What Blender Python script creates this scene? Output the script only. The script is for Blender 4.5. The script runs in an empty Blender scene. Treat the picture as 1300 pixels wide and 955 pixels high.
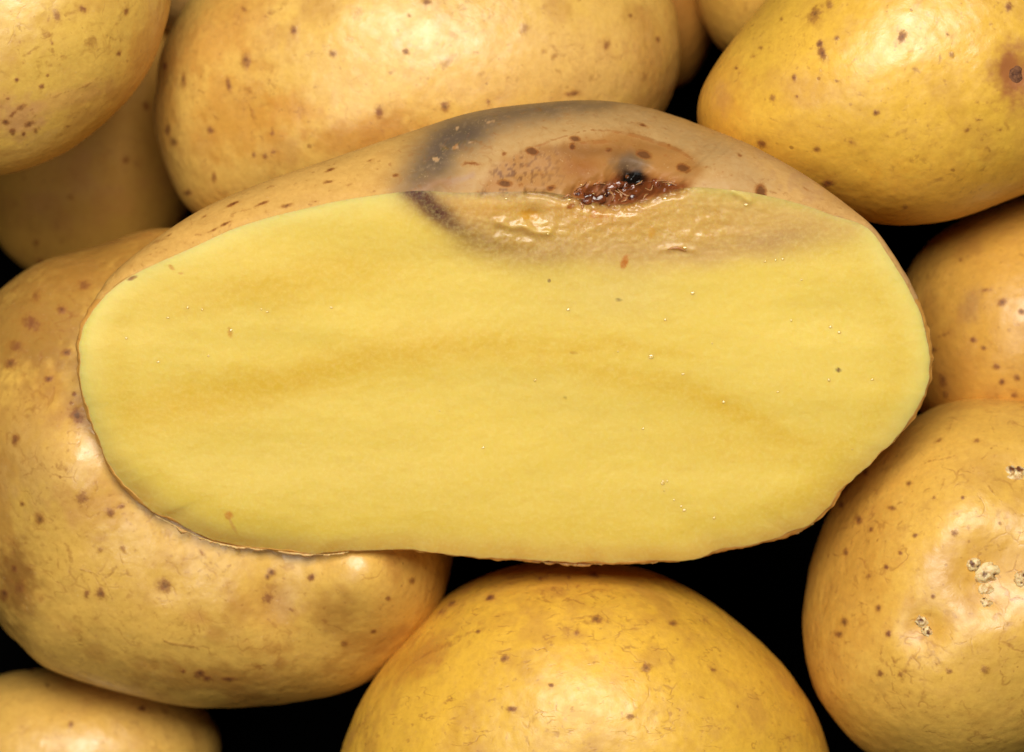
import bpy, math, random
import numpy as np
from mathutils import Vector

random.seed(7)
rng = np.random.default_rng(7)
C = bpy.context.scene.collection
sc = bpy.context.scene

# ------------------------------------------------------------------ scale
# All lengths below are given in "units" of 0.0743 mm: the cut potato is 1077 units = 8 cm long.
U = 0.08 / 1077.0
CAM_D = 0.45 / U          # camera height above the cut face, in units
CX, CY = 650.0, 477.5

# ------------------------------------------------------------------ camera
cam = bpy.data.cameras.new("camera")
cam_o = bpy.data.objects.new("camera", cam); C.objects.link(cam_o)
cam_o.location = (0, 0, 0.45)
cam.sensor_width = 36.0
cam.lens = 36.0 * 0.45 / (1300 * U)
cam.clip_start = 0.01; cam.clip_end = 10
cam.dof.use_dof = True
cam.dof.focus_distance = 0.4475
cam.dof.aperture_fstop = 26
sc.camera = cam_o

# ------------------------------------------------------------------ world and lamps (studio)
w = bpy.data.worlds.new("World"); sc.world = w; w.use_nodes = True
w.node_tree.nodes["Background"].inputs[0].default_value = (1.0, 0.95, 0.88, 1)
w.node_tree.nodes["Background"].inputs[1].default_value = 0.005

def softbox(name, loc, target, size, power, col):
    l = bpy.data.lights.new(name, 'AREA'); l.shape = 'RECTANGLE'
    l.size, l.size_y = size; l.energy = power; l.color = col
    o = bpy.data.objects.new(name, l); C.objects.link(o)
    o.location = loc
    o.rotation_euler = (Vector(target) - Vector(loc)).to_track_quat('-Z', 'Y').to_euler()
    return o
softbox("softbox_lamp", (-0.015, 0.20, 0.49), (0, 0, 0), (0.31, 0.24), 3.65, (1.0, 0.97, 0.90))
softbox("fill_lamp", (-0.16, -0.17, 0.54), (0, 0, 0), (0.22, 0.22), 0.75, (1.0, 0.98, 0.93))

sc.view_settings.view_transform = 'Standard'
sc.view_settings.look = 'None'
sc.view_settings.exposure = 0.0
sc.view_settings.gamma = 1.0
sc.render.engine = 'CYCLES'
sc.cycles.use_denoising = True
sc.cycles.max_bounces = 6
sc.cycles.use_adaptive_sampling = True
sc.cycles.adaptive_threshold = 0.02
sc.cycles.sample_clamp_indirect = 4

# ------------------------------------------------------------------ numpy helpers
def lin(r, g, b):
    c = np.array([r, g, b], float) / 255.0
    return np.where(c <= 0.04045, c / 12.92, ((c + 0.055) / 1.055) ** 2.4)

def _hash(ix, iy, iz, seed):
    h = (ix * 374761393 + iy * 668265263 + iz * 2147483647 + seed * 1274126177) & 0xFFFFFFFF
    h = ((h ^ (h >> 13)) * 1274126177) & 0xFFFFFFFF
    h = ((h ^ (h >> 16)) * 2246822519) & 0xFFFFFFFF
    return ((h ^ (h >> 15)) & 0xFFFFFF) / float(0xFFFFFF)

def vnoise(P, seed=0):
    """value noise, -1..1, P (n,3)"""
    I = np.floor(P).astype(np.int64); F = P - I
    F = F * F * F * (F * (F * 6 - 15) + 10)
    r = 0
    for dx in (0, 1):
        wx = F[:, 0] if dx else 1 - F[:, 0]
        for dy in (0, 1):
            wy = F[:, 1] if dy else 1 - F[:, 1]
            for dz in (0, 1):
                wz = F[:, 2] if dz else 1 - F[:, 2]
                r = r + wx * wy * wz * _hash(I[:, 0] + dx, I[:, 1] + dy, I[:, 2] + dz, seed)
    return r * 2 - 1

def fbm(P, seed=0, octv=3, gain=0.5):
    r = 0; a = 1; t = 0
    for k in range(octv):
        r = r + a * vnoise(P * (2 ** k), seed + 17 * k); t += a; a *= gain
    return r / t

def sstep(a, b, x):
    t = np.clip((x - a) / (b - a), 0, 1)
    return t * t * (3 - 2 * t)

def closed_spline(pts, n=40):
    """dense Catmull-Rom through a closed list of points"""
    P = np.array(pts, float); m = len(P); out = []
    t = np.linspace(0, 1, n, endpoint=False)[:, None]
    for i in range(m):
        p0, p1, p2, p3 = P[i - 1], P[i], P[(i + 1) % m], P[(i + 2) % m]
        out.append(0.5 * (2 * p1 + (p2 - p0) * t + (2 * p0 - 5 * p1 + 4 * p2 - p3) * t ** 2 + (3 * p1 - p0 - 3 * p2 + p3) * t ** 3))
    return np.concatenate(out)

def open_spline(pts, n=12):
    P = np.array(pts, float); P = np.vstack([2 * P[0] - P[1], P, 2 * P[-1] - P[-2]]); out = []
    t = np.linspace(0, 1, n, endpoint=False)[:, None]
    for i in range(1, len(P) - 2):
        p0, p1, p2, p3 = P[i - 1], P[i], P[i + 1], P[i + 2]
        out.append(0.5 * (2 * p1 + (p2 - p0) * t + (2 * p0 - 5 * p1 + 4 * p2 - p3) * t ** 2 + (3 * p1 - p0 - 3 * p2 + p3) * t ** 3))
    out.append(P[-2][None])
    return np.concatenate(out)

def radial(pts, c, asp, smooth=0):
    """outline as r(theta) in the space (x, y*asp) round c -> function theta -> xy"""
    D = closed_spline(pts) - np.array(c)
    q = D * np.array([1.0, asp])
    th = np.arctan2(q[:, 1], q[:, 0]); r = np.hypot(q[:, 0], q[:, 1])
    o = np.argsort(th); th, r = th[o], r[o]
    TH = np.linspace(-np.pi, np.pi, 4097)
    R = np.interp(TH, np.concatenate([th - 2 * np.pi, th, th + 2 * np.pi]), np.concatenate([r, r, r]))
    def f(theta):
        t = (theta + np.pi) % (2 * np.pi) - np.pi
        rr = np.interp(t, TH, R)
        return np.stack([c[0] + rr * np.cos(t), c[1] + rr * np.sin(t) / asp], -1)
    return f

def disc_grid(N):
    """square grid mapped to a disc: rho, theta, quads, boundary loop indices"""
    a = np.linspace(-1, 1, N + 1)
    u, v = np.meshgrid(a, a); u = u.ravel(); v = v.ravel()
    big = np.abs(u) > np.abs(v)
    with np.errstate(divide='ignore', invalid='ignore'):
        t1 = np.where(u != 0, (np.pi / 4) * v / u, 0)
        t2 = np.where(v != 0, np.pi / 2 - (np.pi / 4) * u / v, 0)
    rho = np.where(big, u, v); th = np.where(big, t1, t2)
    th = np.where(rho < 0, th + np.pi, th); rho = np.abs(rho)
    i = np.arange(N * (N + 1)).reshape(N, N + 1)[:, :-1].ravel()
    q = np.stack([i, i + 1, i + N + 2, i + N + 1], -1)
    g = np.arange((N + 1) ** 2).reshape(N + 1, N + 1)
    loop = np.concatenate([g[0, :-1], g[:-1, -1], g[-1, :0:-1], g[:0:-1, 0]])
    return rho, th, q, loop

def make_mesh(name, V, Q, mat, attrs=None, T=None, smooth=True):
    me = bpy.data.meshes.new(name)
    nq = len(Q); nt = 0 if T is None else len(T)
    me.vertices.add(len(V)); me.vertices.foreach_set("co", np.ascontiguousarray(V, np.float32).ravel())
    me.loops.add(nq * 4 + nt * 3)
    li = np.asarray(Q, np.int32).ravel()
    if nt: li = np.concatenate([li, np.asarray(T, np.int32).ravel()])
    me.loops.foreach_set("vertex_index", li)
    me.polygons.add(nq + nt)
    ls = np.arange(nq) * 4
    if nt: ls = np.concatenate([ls, nq * 4 + np.arange(nt) * 3])
    me.polygons.foreach_set("loop_start", ls.astype(np.int32))
    me.update(calc_edges=True); me.validate()
    me.polygons.foreach_set("use_smooth", np.full(nq + nt, smooth))
    for k, a in (attrs or {}).items():
        if a.ndim == 2:
            at = me.attributes.new(k, 'FLOAT_COLOR', 'POINT')
            at.data.foreach_set("color", np.concatenate([a, np.ones((len(a), 1))], 1).astype(np.float32).ravel())
        else:
            at = me.attributes.new(k, 'FLOAT', 'POINT')
            at.data.foreach_set("value", a.astype(np.float32))
    me.materials.append(mat)
    return me

def link(name, me, parent=None, loc=None):
    o = bpy.data.objects.new(name, me); C.objects.link(o)
    if parent is not None: o.parent = parent
    if loc is not None: o.location = loc
    return o

def tag(o, label, cat, group=None):
    o["label"] = label; o["category"] = cat
    if group: o["group"] = group

def seg_dist(p, line):
    """distance from points p (n,2) to a polyline, and the 0..1 position along it"""
    L = open_spline(line, 8) if len(line) > 2 else np.array(line, float)
    best = np.full(len(p), 1e9); par = np.zeros(len(p)); n = len(L) - 1
    for i in range(n):
        a, b = L[i], L[i + 1]; ab = b - a
        t = np.clip(((p - a) @ ab) / max(ab @ ab, 1e-9), 0, 1)
        d = np.hypot(*(p - a - t[:, None] * ab).T)
        m = d < best; best[m] = d[m]; par[m] = (i + t[m]) / n
    return best, par

def poly_sdf(p, poly):
    """signed distance (inside negative) to a closed smooth polygon"""
    L = closed_spline(poly, 8); n = len(L)
    best = np.full(len(p), 1e9); inside = np.zeros(len(p), bool)
    for i in range(n):
        a, b = L[i], L[(i + 1) % n]; ab = b - a
        t = np.clip(((p - a) @ ab) / max(ab @ ab, 1e-9), 0, 1)
        best = np.minimum(best, np.hypot(*(p - a - t[:, None] * ab).T))
        c = ((a[1] > p[:, 1]) != (b[1] > p[:, 1]))
        with np.errstate(divide='ignore', invalid='ignore'):
            xi = (b[0] - a[0]) * (p[:, 1] - a[1]) / (b[1] - a[1]) + a[0]
        inside ^= c & (p[:, 0] < xi)
    return np.where(inside, -best, best)

def spots_field(p, spots):
    """spots: (x, y, rx, ry, angle_deg[, strength]); 1 at the centre, 0.5 at the rim, 0 at twice the radius"""
    f = np.zeros(len(p))
    for s in spots:
        x, y, rx, ry = s[:4]; an = math.radians(s[4]) if len(s) > 4 else 0; st = s[5] if len(s) > 5 else 1.0
        R = max(rx, ry) * 2.2
        m = np.where((np.abs(p[:, 0] - x) < R) & (np.abs(p[:, 1] - y) < R))[0]
        if not len(m): continue
        dx, dy = p[m, 0] - x, p[m, 1] - y
        u = (dx * math.cos(an) + dy * math.sin(an)) / rx; v = (-dx * math.sin(an) + dy * math.cos(an)) / ry
        f[m] = np.maximum(f[m], st * np.clip(1 - 0.5 * np.hypot(u, v), 0, 1))
    return f

def lines_field(p, lines):
    f = np.zeros(len(p))
    for L, wd, st in lines:
        A = np.array(L, float)
        m = np.where((p[:, 0] > A[:, 0].min() - 3 * wd) & (p[:, 0] < A[:, 0].max() + 3 * wd) & (p[:, 1] > A[:, 1].min() - 3 * wd) & (p[:, 1] < A[:, 1].max() + 3 * wd))[0]
        if not len(m): continue
        d, t = seg_dist(p[m], L)
        f[m] = np.maximum(f[m], st * np.sin(np.pi * np.clip(t, .03, .97)) ** 0.4 * np.exp(-(d / (wd * (0.75 + 0.5 * np.sin(t * 9 + A[0, 0])))) ** 2))
    return f

# ------------------------------------------------------------------ node helper
class NT:
    def __init__(s, name):
        s.m = bpy.data.materials.new(name); s.m.use_nodes = True
        s.t = s.m.node_tree; s.t.nodes.clear()
        s.out = s.n('ShaderNodeOutputMaterial'); s.bsdf = s.n('ShaderNodeBsdfPrincipled')
        s.l(s.bsdf.outputs[0], s.out.inputs[0])
    def n(s, typ, **kw):
        x = s.t.nodes.new(typ)
        for k, v in kw.items(): setattr(x, k, v)
        return x
    def l(s, a, b): s.t.links.new(a, b)
    def set(s, sock, v):
        if hasattr(v, 'is_output'): s.l(v, sock)
        else: sock.default_value = v
    def math(s, op, a, b=0.0, c=None, clamp=False):
        x = s.n('ShaderNodeMath', operation=op, use_clamp=clamp)
        s.set(x.inputs[0], a); s.set(x.inputs[1], b)
        if c is not None: s.set(x.inputs[2], c)
        return x.outputs[0]
    def ramp(s, v, a, b, lo=0.0, hi=1.0, smooth=True):
        x = s.n('ShaderNodeMapRange', interpolation_type='SMOOTHSTEP' if smooth else 'LINEAR')
        s.set(x.inputs['Value'], v); x.inputs['From Min'].default_value = a; x.inputs['From Max'].default_value = b
        x.inputs['To Min'].default_value = lo; x.inputs['To Max'].default_value = hi
        return x.outputs['Result']
    def mix(s, f, a, b, blend='MIX'):
        x = s.n('ShaderNodeMix', data_type='RGBA', blend_type=blend)
        s.set(x.inputs[0], f)
        for i, v in ((6, a), (7, b)):
            s.set(x.inputs[i], v if hasattr(v, 'is_output') else (*v, 1.0))
        return x.outputs[2]
    def attr(s, name, col=False):
        x = s.n('ShaderNodeAttribute', attribute_name=name)
        return x.outputs['Color'] if col else x.outputs['Fac']
    def coords(s, off, scale=(1, 1, 1)):
        tc = s.n('ShaderNodeTexCoord'); mp = s.n('ShaderNodeMapping')
        s.l(tc.outputs['Object'], mp.inputs[0])
        k = 0.01 / U
        mp.inputs['Scale'].default_value = (k * scale[0], k * scale[1], k * scale[2]); mp.inputs['Location'].default_value = off
        return mp.outputs[0]
    def noise(s, co, scale, detail=3, rough=0.5, dist=0.0):
        x = s.n('ShaderNodeTexNoise'); s.l(co, x.inputs['Vector'])
        x.inputs['Scale'].default_value = scale; x.inputs['Detail'].default_value = detail
        x.inputs['Roughness'].default_value = rough; x.inputs['Distortion'].default_value = dist
        return x
    def voro(s, co, scale, feature='F1', rnd=1.0, smooth=None):
        x = s.n('ShaderNodeTexVoronoi', feature=feature); s.l(co, x.inputs['Vector'])
        x.inputs['Scale'].default_value = scale; x.inputs['Randomness'].default_value = rnd
        if smooth is not None: x.inputs['Smoothness'].default_value = smooth
        return x
    def warp(s, co, nz, amt):
        x = s.n('ShaderNodeVectorMath', operation='SUBTRACT'); s.l(nz.outputs['Color'], x.inputs[0]); x.inputs[1].default_value = (.5, .5, .5)
        y = s.n('ShaderNodeVectorMath', operation='SCALE'); s.l(x.outputs[0], y.inputs[0]); y.inputs['Scale'].default_value = amt
        z = s.n('ShaderNodeVectorMath', operation='ADD'); s.l(co, z.inputs[0]); s.l(y.outputs[0], z.inputs[1])
        return z.outputs[0]

BROWN = tuple(lin(132, 72, 24)); DARK = tuple(lin(70, 36, 14)); RUST = tuple(lin(172, 112, 44)); GREYB = tuple(lin(150, 112, 74))

def skin_material(name, off, cracks=0.5, dots=0.5, scurf=0.4, rough=0.42, wet=0.0, streak=(1, 1, 1), spec=0.72):
    m = NT(name)
    co = m.coords(off); cs = m.coords((off[1], off[2], off[0]), streak)
    nz_w = m.noise(co, 2.2, 3)
    cw = m.warp(co, nz_w, 0.5)
    fine = m.noise(co, 14, 5, 0.65)
    med = m.noise(co, 3.2, 4, 0.6)
    low = m.noise(co, 0.9, 3, 0.5)
    tint = m.attr('tint', True)
    col = m.mix(m.ramp(fine.outputs[0], 0.35, 0.7, 0.0, 0.20), tint, RUST, 'DARKEN')
    col = m.mix(m.ramp(med.outputs[0], 0.5, 0.75, 0.0, 0.20), col, RUST, 'DARKEN')
    # pale scurf flecks
    sf = m.noise(co, 34, 3, 0.6)
    scm = m.math('MULTIPLY', m.ramp(sf.outputs[0], 0.60, 0.72), m.ramp(med.outputs[0], 0.42, 0.62))
    col = m.mix(m.math('MULTIPLY', scm, scurf * 0.6), col, tuple(lin(226, 190, 140)))
    # net of hairline cracks and dash-like wrinkles
    vd = m.voro(cw, 2.3, 'DISTANCE_TO_EDGE')
    gate = m.ramp(low.outputs[0], 0.50, 0.62)
    gate2 = m.ramp(m.noise(co, 5.0, 2).outputs[0], 0.42, 0.6)
    cr = m.math('MULTIPLY', m.math('MULTIPLY', m.ramp(vd.outputs['Distance'], 0.0, 0.055, 1, 0), gate), gate2)
    csw = m.warp(cs, m.noise(cs, 1.6, 3), 0.55)
    rn = m.noise(csw, 1.5, 3, 0.5)
    rid = m.ramp(m.math('ABSOLUTE', m.math('SUBTRACT', rn.outputs[0], 0.5)), 0.0, 0.021, 1, 0)
    gate3 = m.ramp(m.noise(co, 3.0, 3, 0.6).outputs[0], 0.50, 0.62)
    wr = m.math('MULTIPLY', rid, gate3)
    cl = m.attr('crack')
    clm = m.math('MULTIPLY', m.ramp(m.math('ADD', cl, m.math('MULTIPLY', m.math('SUBTRACT', fine.outputs[0], 0.5), 1.2)), 0.35, 0.85), m.ramp(m.noise(co, 7.0, 2).outputs[0], 0.34, 0.55, 0.35, 1.0))
    lines = m.math('MAXIMUM', m.math('MULTIPLY', m.math('MAXIMUM', cr, wr), cracks), clm, clamp=True)
    col = m.mix(m.math('MULTIPLY', lines, 0.52), col, tuple(lin(156, 94, 40)))
    # soft rusty smudges of russet
    sm = m.noise(cw, 6.5, 3, 0.55)
    col = m.mix(m.math('MULTIPLY', m.ramp(sm.outputs[0], 0.56, 0.74, 0, 0.55), gate), col, tuple(lin(150, 92, 38)), 'DARKEN')
    sm2 = m.noise(co, 11, 2, 0.5)
    col = m.mix(m.ramp(sm2.outputs[0], 0.62, 0.80, 0, 0.50), col, tuple(lin(158, 98, 44)), 'DARKEN')
    # lenticels
    vo = m.voro(m.warp(co, fine, 0.05), 3.4)
    sep = m.n('ShaderNodeSeparateColor'); m.l(vo.outputs['Color'], sep.inputs[0])
    rad = m.math('MULTIPLY', sep.outputs[1], 0.075)
    dot = m.ramp(m.math('SUBTRACT', vo.outputs['Distance'], rad), 0.0, 0.05, 1, 0)
    dot = m.math('MULTIPLY', dot, m.ramp(sep.outputs[0], 1 - 0.6 * dots, 1 - 0.6 * dots + 0.05))
    col = m.mix(m.math('MULTIPLY', dot, 0.55), col, BROWN)
    # spots placed by hand
    sp = m.attr('spot')
    spn = m.math('ADD', sp, m.math('MULTIPLY', m.math('MULTIPLY', m.math('SUBTRACT', fine.outputs[0], 0.5), 0.9), m.ramp(sp, 0.0, 0.25)))
    halo = m.ramp(spn, 0.08, 0.6)
    core = m.ramp(spn, 0.38, 0.74)
    deep = m.ramp(spn, 0.72, 0.95)
    col = m.mix(m.math('MULTIPLY', halo, 0.35), col, RUST, 'DARKEN')
    col = m.mix(m.math('MULTIPLY', core, m.ramp(med.outputs[0], 0.35, 0.65, 0.5, 0.85)), col, BROWN)
    col = m.mix(m.math('MULTIPLY', deep, 0.55), col, DARK)
    m.l(col, m.bsdf.inputs['Base Color'])
    rg = m.math('ADD', m.ramp(med.outputs[0], 0.3, 0.7, rough - 0.06, rough + 0.09), m.math('MULTIPLY', core, 0.2))
    pw_ = m.attr('wet')
    m.l(m.math('SUBTRACT', rg, m.math('MULTIPLY', pw_, 0.32)), m.bsdf.inputs['Roughness'])
    b = m.bsdf.inputs
    b['Subsurface Weight'].default_value = 0.0
    b['Specular IOR Level'].default_value = spec
    if wet: b['Coat Weight'].default_value = wet; b['Coat Roughness'].default_value = 0.22
    # relief: skin cells, fine grain, recessed cracks and pitted spots
    cell = m.voro(m.warp(co, fine, 0.06), 6.5, 'SMOOTH_F1', 1.0, 0.6)
    h = m.math('MULTIPLY', cell.outputs['Distance'], -0.9)
    h = m.math('ADD', h, m.math('MULTIPLY', m.noise(co, 8, 3, 0.5).outputs[0], 0.8))
    h = m.math('ADD', h, m.math('MULTIPLY', m.noise(co, 40, 2, 0.6).outputs[0], 0.10))
    h = m.math('SUBTRACT', h, m.math('MULTIPLY', lines, 0.30))
    h = m.math('SUBTRACT', h, m.math('MULTIPLY', core, 0.35))
    h = m.math('SUBTRACT', h, m.math('MULTIPLY', dot, 0.15))
    bp = m.n('ShaderNodeBump'); bp.inputs['Strength'].default_value = 0.42; bp.inputs['Distance'].default_value = 0.00013
    m.l(h, bp.inputs['Height']); m.l(bp.outputs[0], m.bsdf.inputs['Normal'])
    return m.m

# ------------------------------------------------------------------ background: black cloth the potatoes lie on
FLOOR = -760.0
def cloth():
    m = NT("black_cloth")
    co = m.coords((0, 0, 0))
    n = m.noise(co, 60, 2)
    col = m.mix(m.ramp(n.outputs[0], 0.3, 0.7), (0.0012, 0.0011, 0.001), (0.0022, 0.002, 0.0019))
    m.l(col, m.bsdf.inputs['Base Color'])
    m.bsdf.inputs['Roughness'].default_value = 0.95; m.bsdf.inputs['Specular IOR Level'].default_value = 0.0
    N = 120; a = np.linspace(-3200, 3200, N + 1); X, Y = np.meshgrid(a, a)
    P = np.stack([X.ravel(), Y.ravel(), np.zeros(X.size)], -1)
    P[:, 2] = FLOOR - 14 + 10 * fbm(P / 420.0, 3)
    i = np.arange(N * (N + 1)).reshape(N, N + 1)[:, :-1].ravel()
    o = link("ground", make_mesh("black_cloth", P * U, np.stack([i, i + 1, i + N + 2, i + N + 1], -1), m.m))
    o["kind"] = "structure"; o["label"] = "black cloth surface under the heap of potatoes"
cloth()

# ------------------------------------------------------------------ whole potatoes
def project(P):
    """where a point (units) appears in the photograph"""
    k = CAM_D / (CAM_D - P[:, 2])
    return np.stack([CX + P[:, 0] * k, CY - P[:, 1] * k], -1)

SURF = {}
def potato(name, outline, c, zE, d, mat, base, label, N=300, asp=1.0, boxy=0.92, spots=(), lines=(), lumps=(), blotch_shade=(), amp=5.0, seed=1, mott=0.30):
    """outline: the potato's girth; zE its height; d half thickness. One closed mesh with its origin at the base."""
    f = radial(outline, c, asp)
    rho, th, Q, loop = disc_grid(N)
    S = f(th); S2 = np.stack([S[:, 0] - CX, CY - S[:, 1]], -1)          # y up
    c2 = np.array([c[0] - CX, CY - c[1]])
    ph = rho * np.pi / 2
    V = np.zeros((len(rho), 3))
    V[:, :2] = c2 + (S2 - c2) * (np.sin(ph) ** boxy)[:, None]; V[:, 2] = d * np.cos(ph) ** 0.96
    nb = len(loop); rings = 22; Vs = [V]; Qs = [Q]; prev = loop; base_i = len(V)
    for k in range(1, rings + 1):
        a = k / rings * np.pi / 2
        if k == rings:
            Vs.append(np.array([[c2[0], c2[1], -d]])); pole = base_i
            T = np.stack([prev, np.roll(prev, -1), np.full(nb, pole)], -1)[:, ::-1]
            break
        R = np.zeros((nb, 3)); R[:, :2] = c2 + (S2[loop] - c2) * math.cos(a) ** boxy; R[:, 2] = -d * math.sin(a) ** 0.96
        Vs.append(R); cur = base_i + np.arange(nb); base_i += nb
        Qs.append(np.stack([prev, cur, np.roll(cur, -1), np.roll(prev, -1)], -1)); prev = cur
    V = np.concatenate(Vs); Q = np.concatenate(Qs)
    # the traced girth is what the photo shows at height zE: bring it to its true size there
    k = (CAM_D - zE) / CAM_D
    V[:, :2] *= k; c2 = c2 * k
    # uneven growth
    nrm = V - np.array([c2[0], c2[1], 0]); nrm /= np.linalg.norm(nrm, axis=1)[:, None] + 1e-9
    V = V + nrm * (amp * fbm(V / 170.0 + seed * 7.3, seed, 2) + 0.7 * fbm(V / 34.0 + seed, seed + 5, 2) + 0.18 * vnoise(V / 11.0, seed + 9))[:, None]
    V[:, 2] += zE
    pp = project(V); up = V[:, 2] > zE - 10
    for lx, ly, am, sg in lumps:
        g = np.exp(-((pp[:, 0] - lx) ** 2 + (pp[:, 1] - ly) ** 2) / (2 * sg * sg)) * np.where(up, np.clip((V[:, 2] - zE) / (0.35 * d), 0, 1), 0)
        V[:, 2] += am * g
    col = np.tile(lin(*base), (len(V), 1))
    lo = fbm(V / 130.0 + 31 * seed, seed + 2, 3)
    col *= (1 + 0.10 * lo)[:, None]
    ru = sstep(0.05, 0.5, fbm(V / 60.0 + 11 * seed, seed + 4, 4, 0.6))[:, None] * mott
    col = col * (1 - ru) + lin(184, 128, 56) * ru
    for bx, by, rx, ry, an, cc, st in blotch_shade:  # skin blotches, with edge shade painted in on some potatoes
        g = spots_field(pp, [(bx, by, rx, ry, an)]) * up
        g = sstep(0.1, 0.8, g + 0.42 * fbm(V / 15.0, seed + 8, 4, 0.6) * (g > 0.02)) * st
        col = col * (1 - g[:, None]) + lin(*cc) * g[:, None]
    sp = spots_field(pp, spots) * up; ln = lines_field(pp, lines) * up
    o3 = np.array([c2[0], c2[1], zE - d])
    me = make_mesh(name, (V - o3) * U, Q, mat, {"tint": col, "spot": sp, "crack": ln}, T)
    o = link(name, me, None, tuple(o3 * U))
    tag(o, label, "potato", "whole potatoes in the heap")
    SURF[label] = (V[up], pp[up], o3)
    return o

skinD = skin_material("skin_dull", (27, 11, 5), 0.5, 0.6, 0.0, 0.6, spec=0.2)
skinA = skin_material("skin_smooth_warm", (3, 1, 2), 0.45, 0.35, 0.4, 0.40)
skinB = skin_material("skin_speckled", (9, 4, 7), 0.35, 0.6, 0.5, 0.42)
skinC = skin_material("skin_smooth_gold", (14, 2, 5), 0.25, 0.45, 0.2, 0.38)
skinE = skin_material("skin_netted", (21, 8, 3), 0.7, 0.4, 0.6, 0.36)
skinG = skin_material("skin_scratched", (33, 5, 9), 1.0, 0.7, 0.3, 0.44, streak=(1, 3.2, 1.5))
skinH = skin_material("skin_wrinkled", (41, 6, 1), 0.85, 0.65, 0.3, 0.40)

# deep ones first
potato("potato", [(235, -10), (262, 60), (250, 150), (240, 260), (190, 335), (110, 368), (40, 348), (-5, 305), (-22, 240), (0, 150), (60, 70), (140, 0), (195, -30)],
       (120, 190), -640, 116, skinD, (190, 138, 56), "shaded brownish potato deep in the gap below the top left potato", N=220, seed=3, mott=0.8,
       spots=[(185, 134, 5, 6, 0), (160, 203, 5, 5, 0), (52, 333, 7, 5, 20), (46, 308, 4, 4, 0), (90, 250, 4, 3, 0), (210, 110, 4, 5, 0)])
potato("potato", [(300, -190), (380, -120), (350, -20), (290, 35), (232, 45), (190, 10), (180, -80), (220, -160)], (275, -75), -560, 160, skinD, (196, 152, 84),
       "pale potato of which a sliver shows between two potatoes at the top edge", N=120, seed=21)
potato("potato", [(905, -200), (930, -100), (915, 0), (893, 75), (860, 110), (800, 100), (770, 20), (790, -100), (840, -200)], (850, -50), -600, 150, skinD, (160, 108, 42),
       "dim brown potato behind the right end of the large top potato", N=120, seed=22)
potato("potato", [(1060, -150), (1080, -60), (1040, 20), (980, 66), (930, 70), (898, 35), (884, -15), (890, -100), (950, -170)], (980, -50), -470, 170, skinC, (214, 166, 72),
       "golden potato showing a dark sliver at the top edge left of the scarred potato", N=120, seed=23)
potato("potato", [(1152, 350), (1180, 308), (1220, 279), (1260, 260), (1310, 248), (1390, 262), (1450, 330), (1470, 420), (1440, 510), (1370, 570), (1280, 580), (1200, 550), (1150, 490), (1138, 420)],
       (1300, 418), -390, 240, skinB, (217, 163, 68), "ochre potato at the right edge between the scarred potato and the sprouting potato", N=240, seed=5, mott=0.5,
       spots=[(1272, 384, 6, 5, -20), (1297, 396, 4.5, 4, 0), (1236, 432, 4.5, 4, 0), (1249, 442, 4, 3, 0), (1265, 466, 5, 4, 30), (1197, 483, 5, 9, -10), (1200, 501, 4, 5, 0),
              (1184, 444, 8, 4, 0), (1272, 485, 4, 4, 0), (1291, 480, 4, 4, 0), (1288, 502, 5, 3.5, 0), (1199, 425, 9, 3, -25, .8), (1252, 368, 9, 3, -10, .7), (1220, 330, 3, 3, 0, .8)],
       blotch_shade=[(1232, 389, 10, 24, 10, (168, 122, 78), .5), (1190, 470, 40, 60, 0, (196, 132, 50), .5)])  # browner left flank: light falling off, painted into the skin colour
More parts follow.
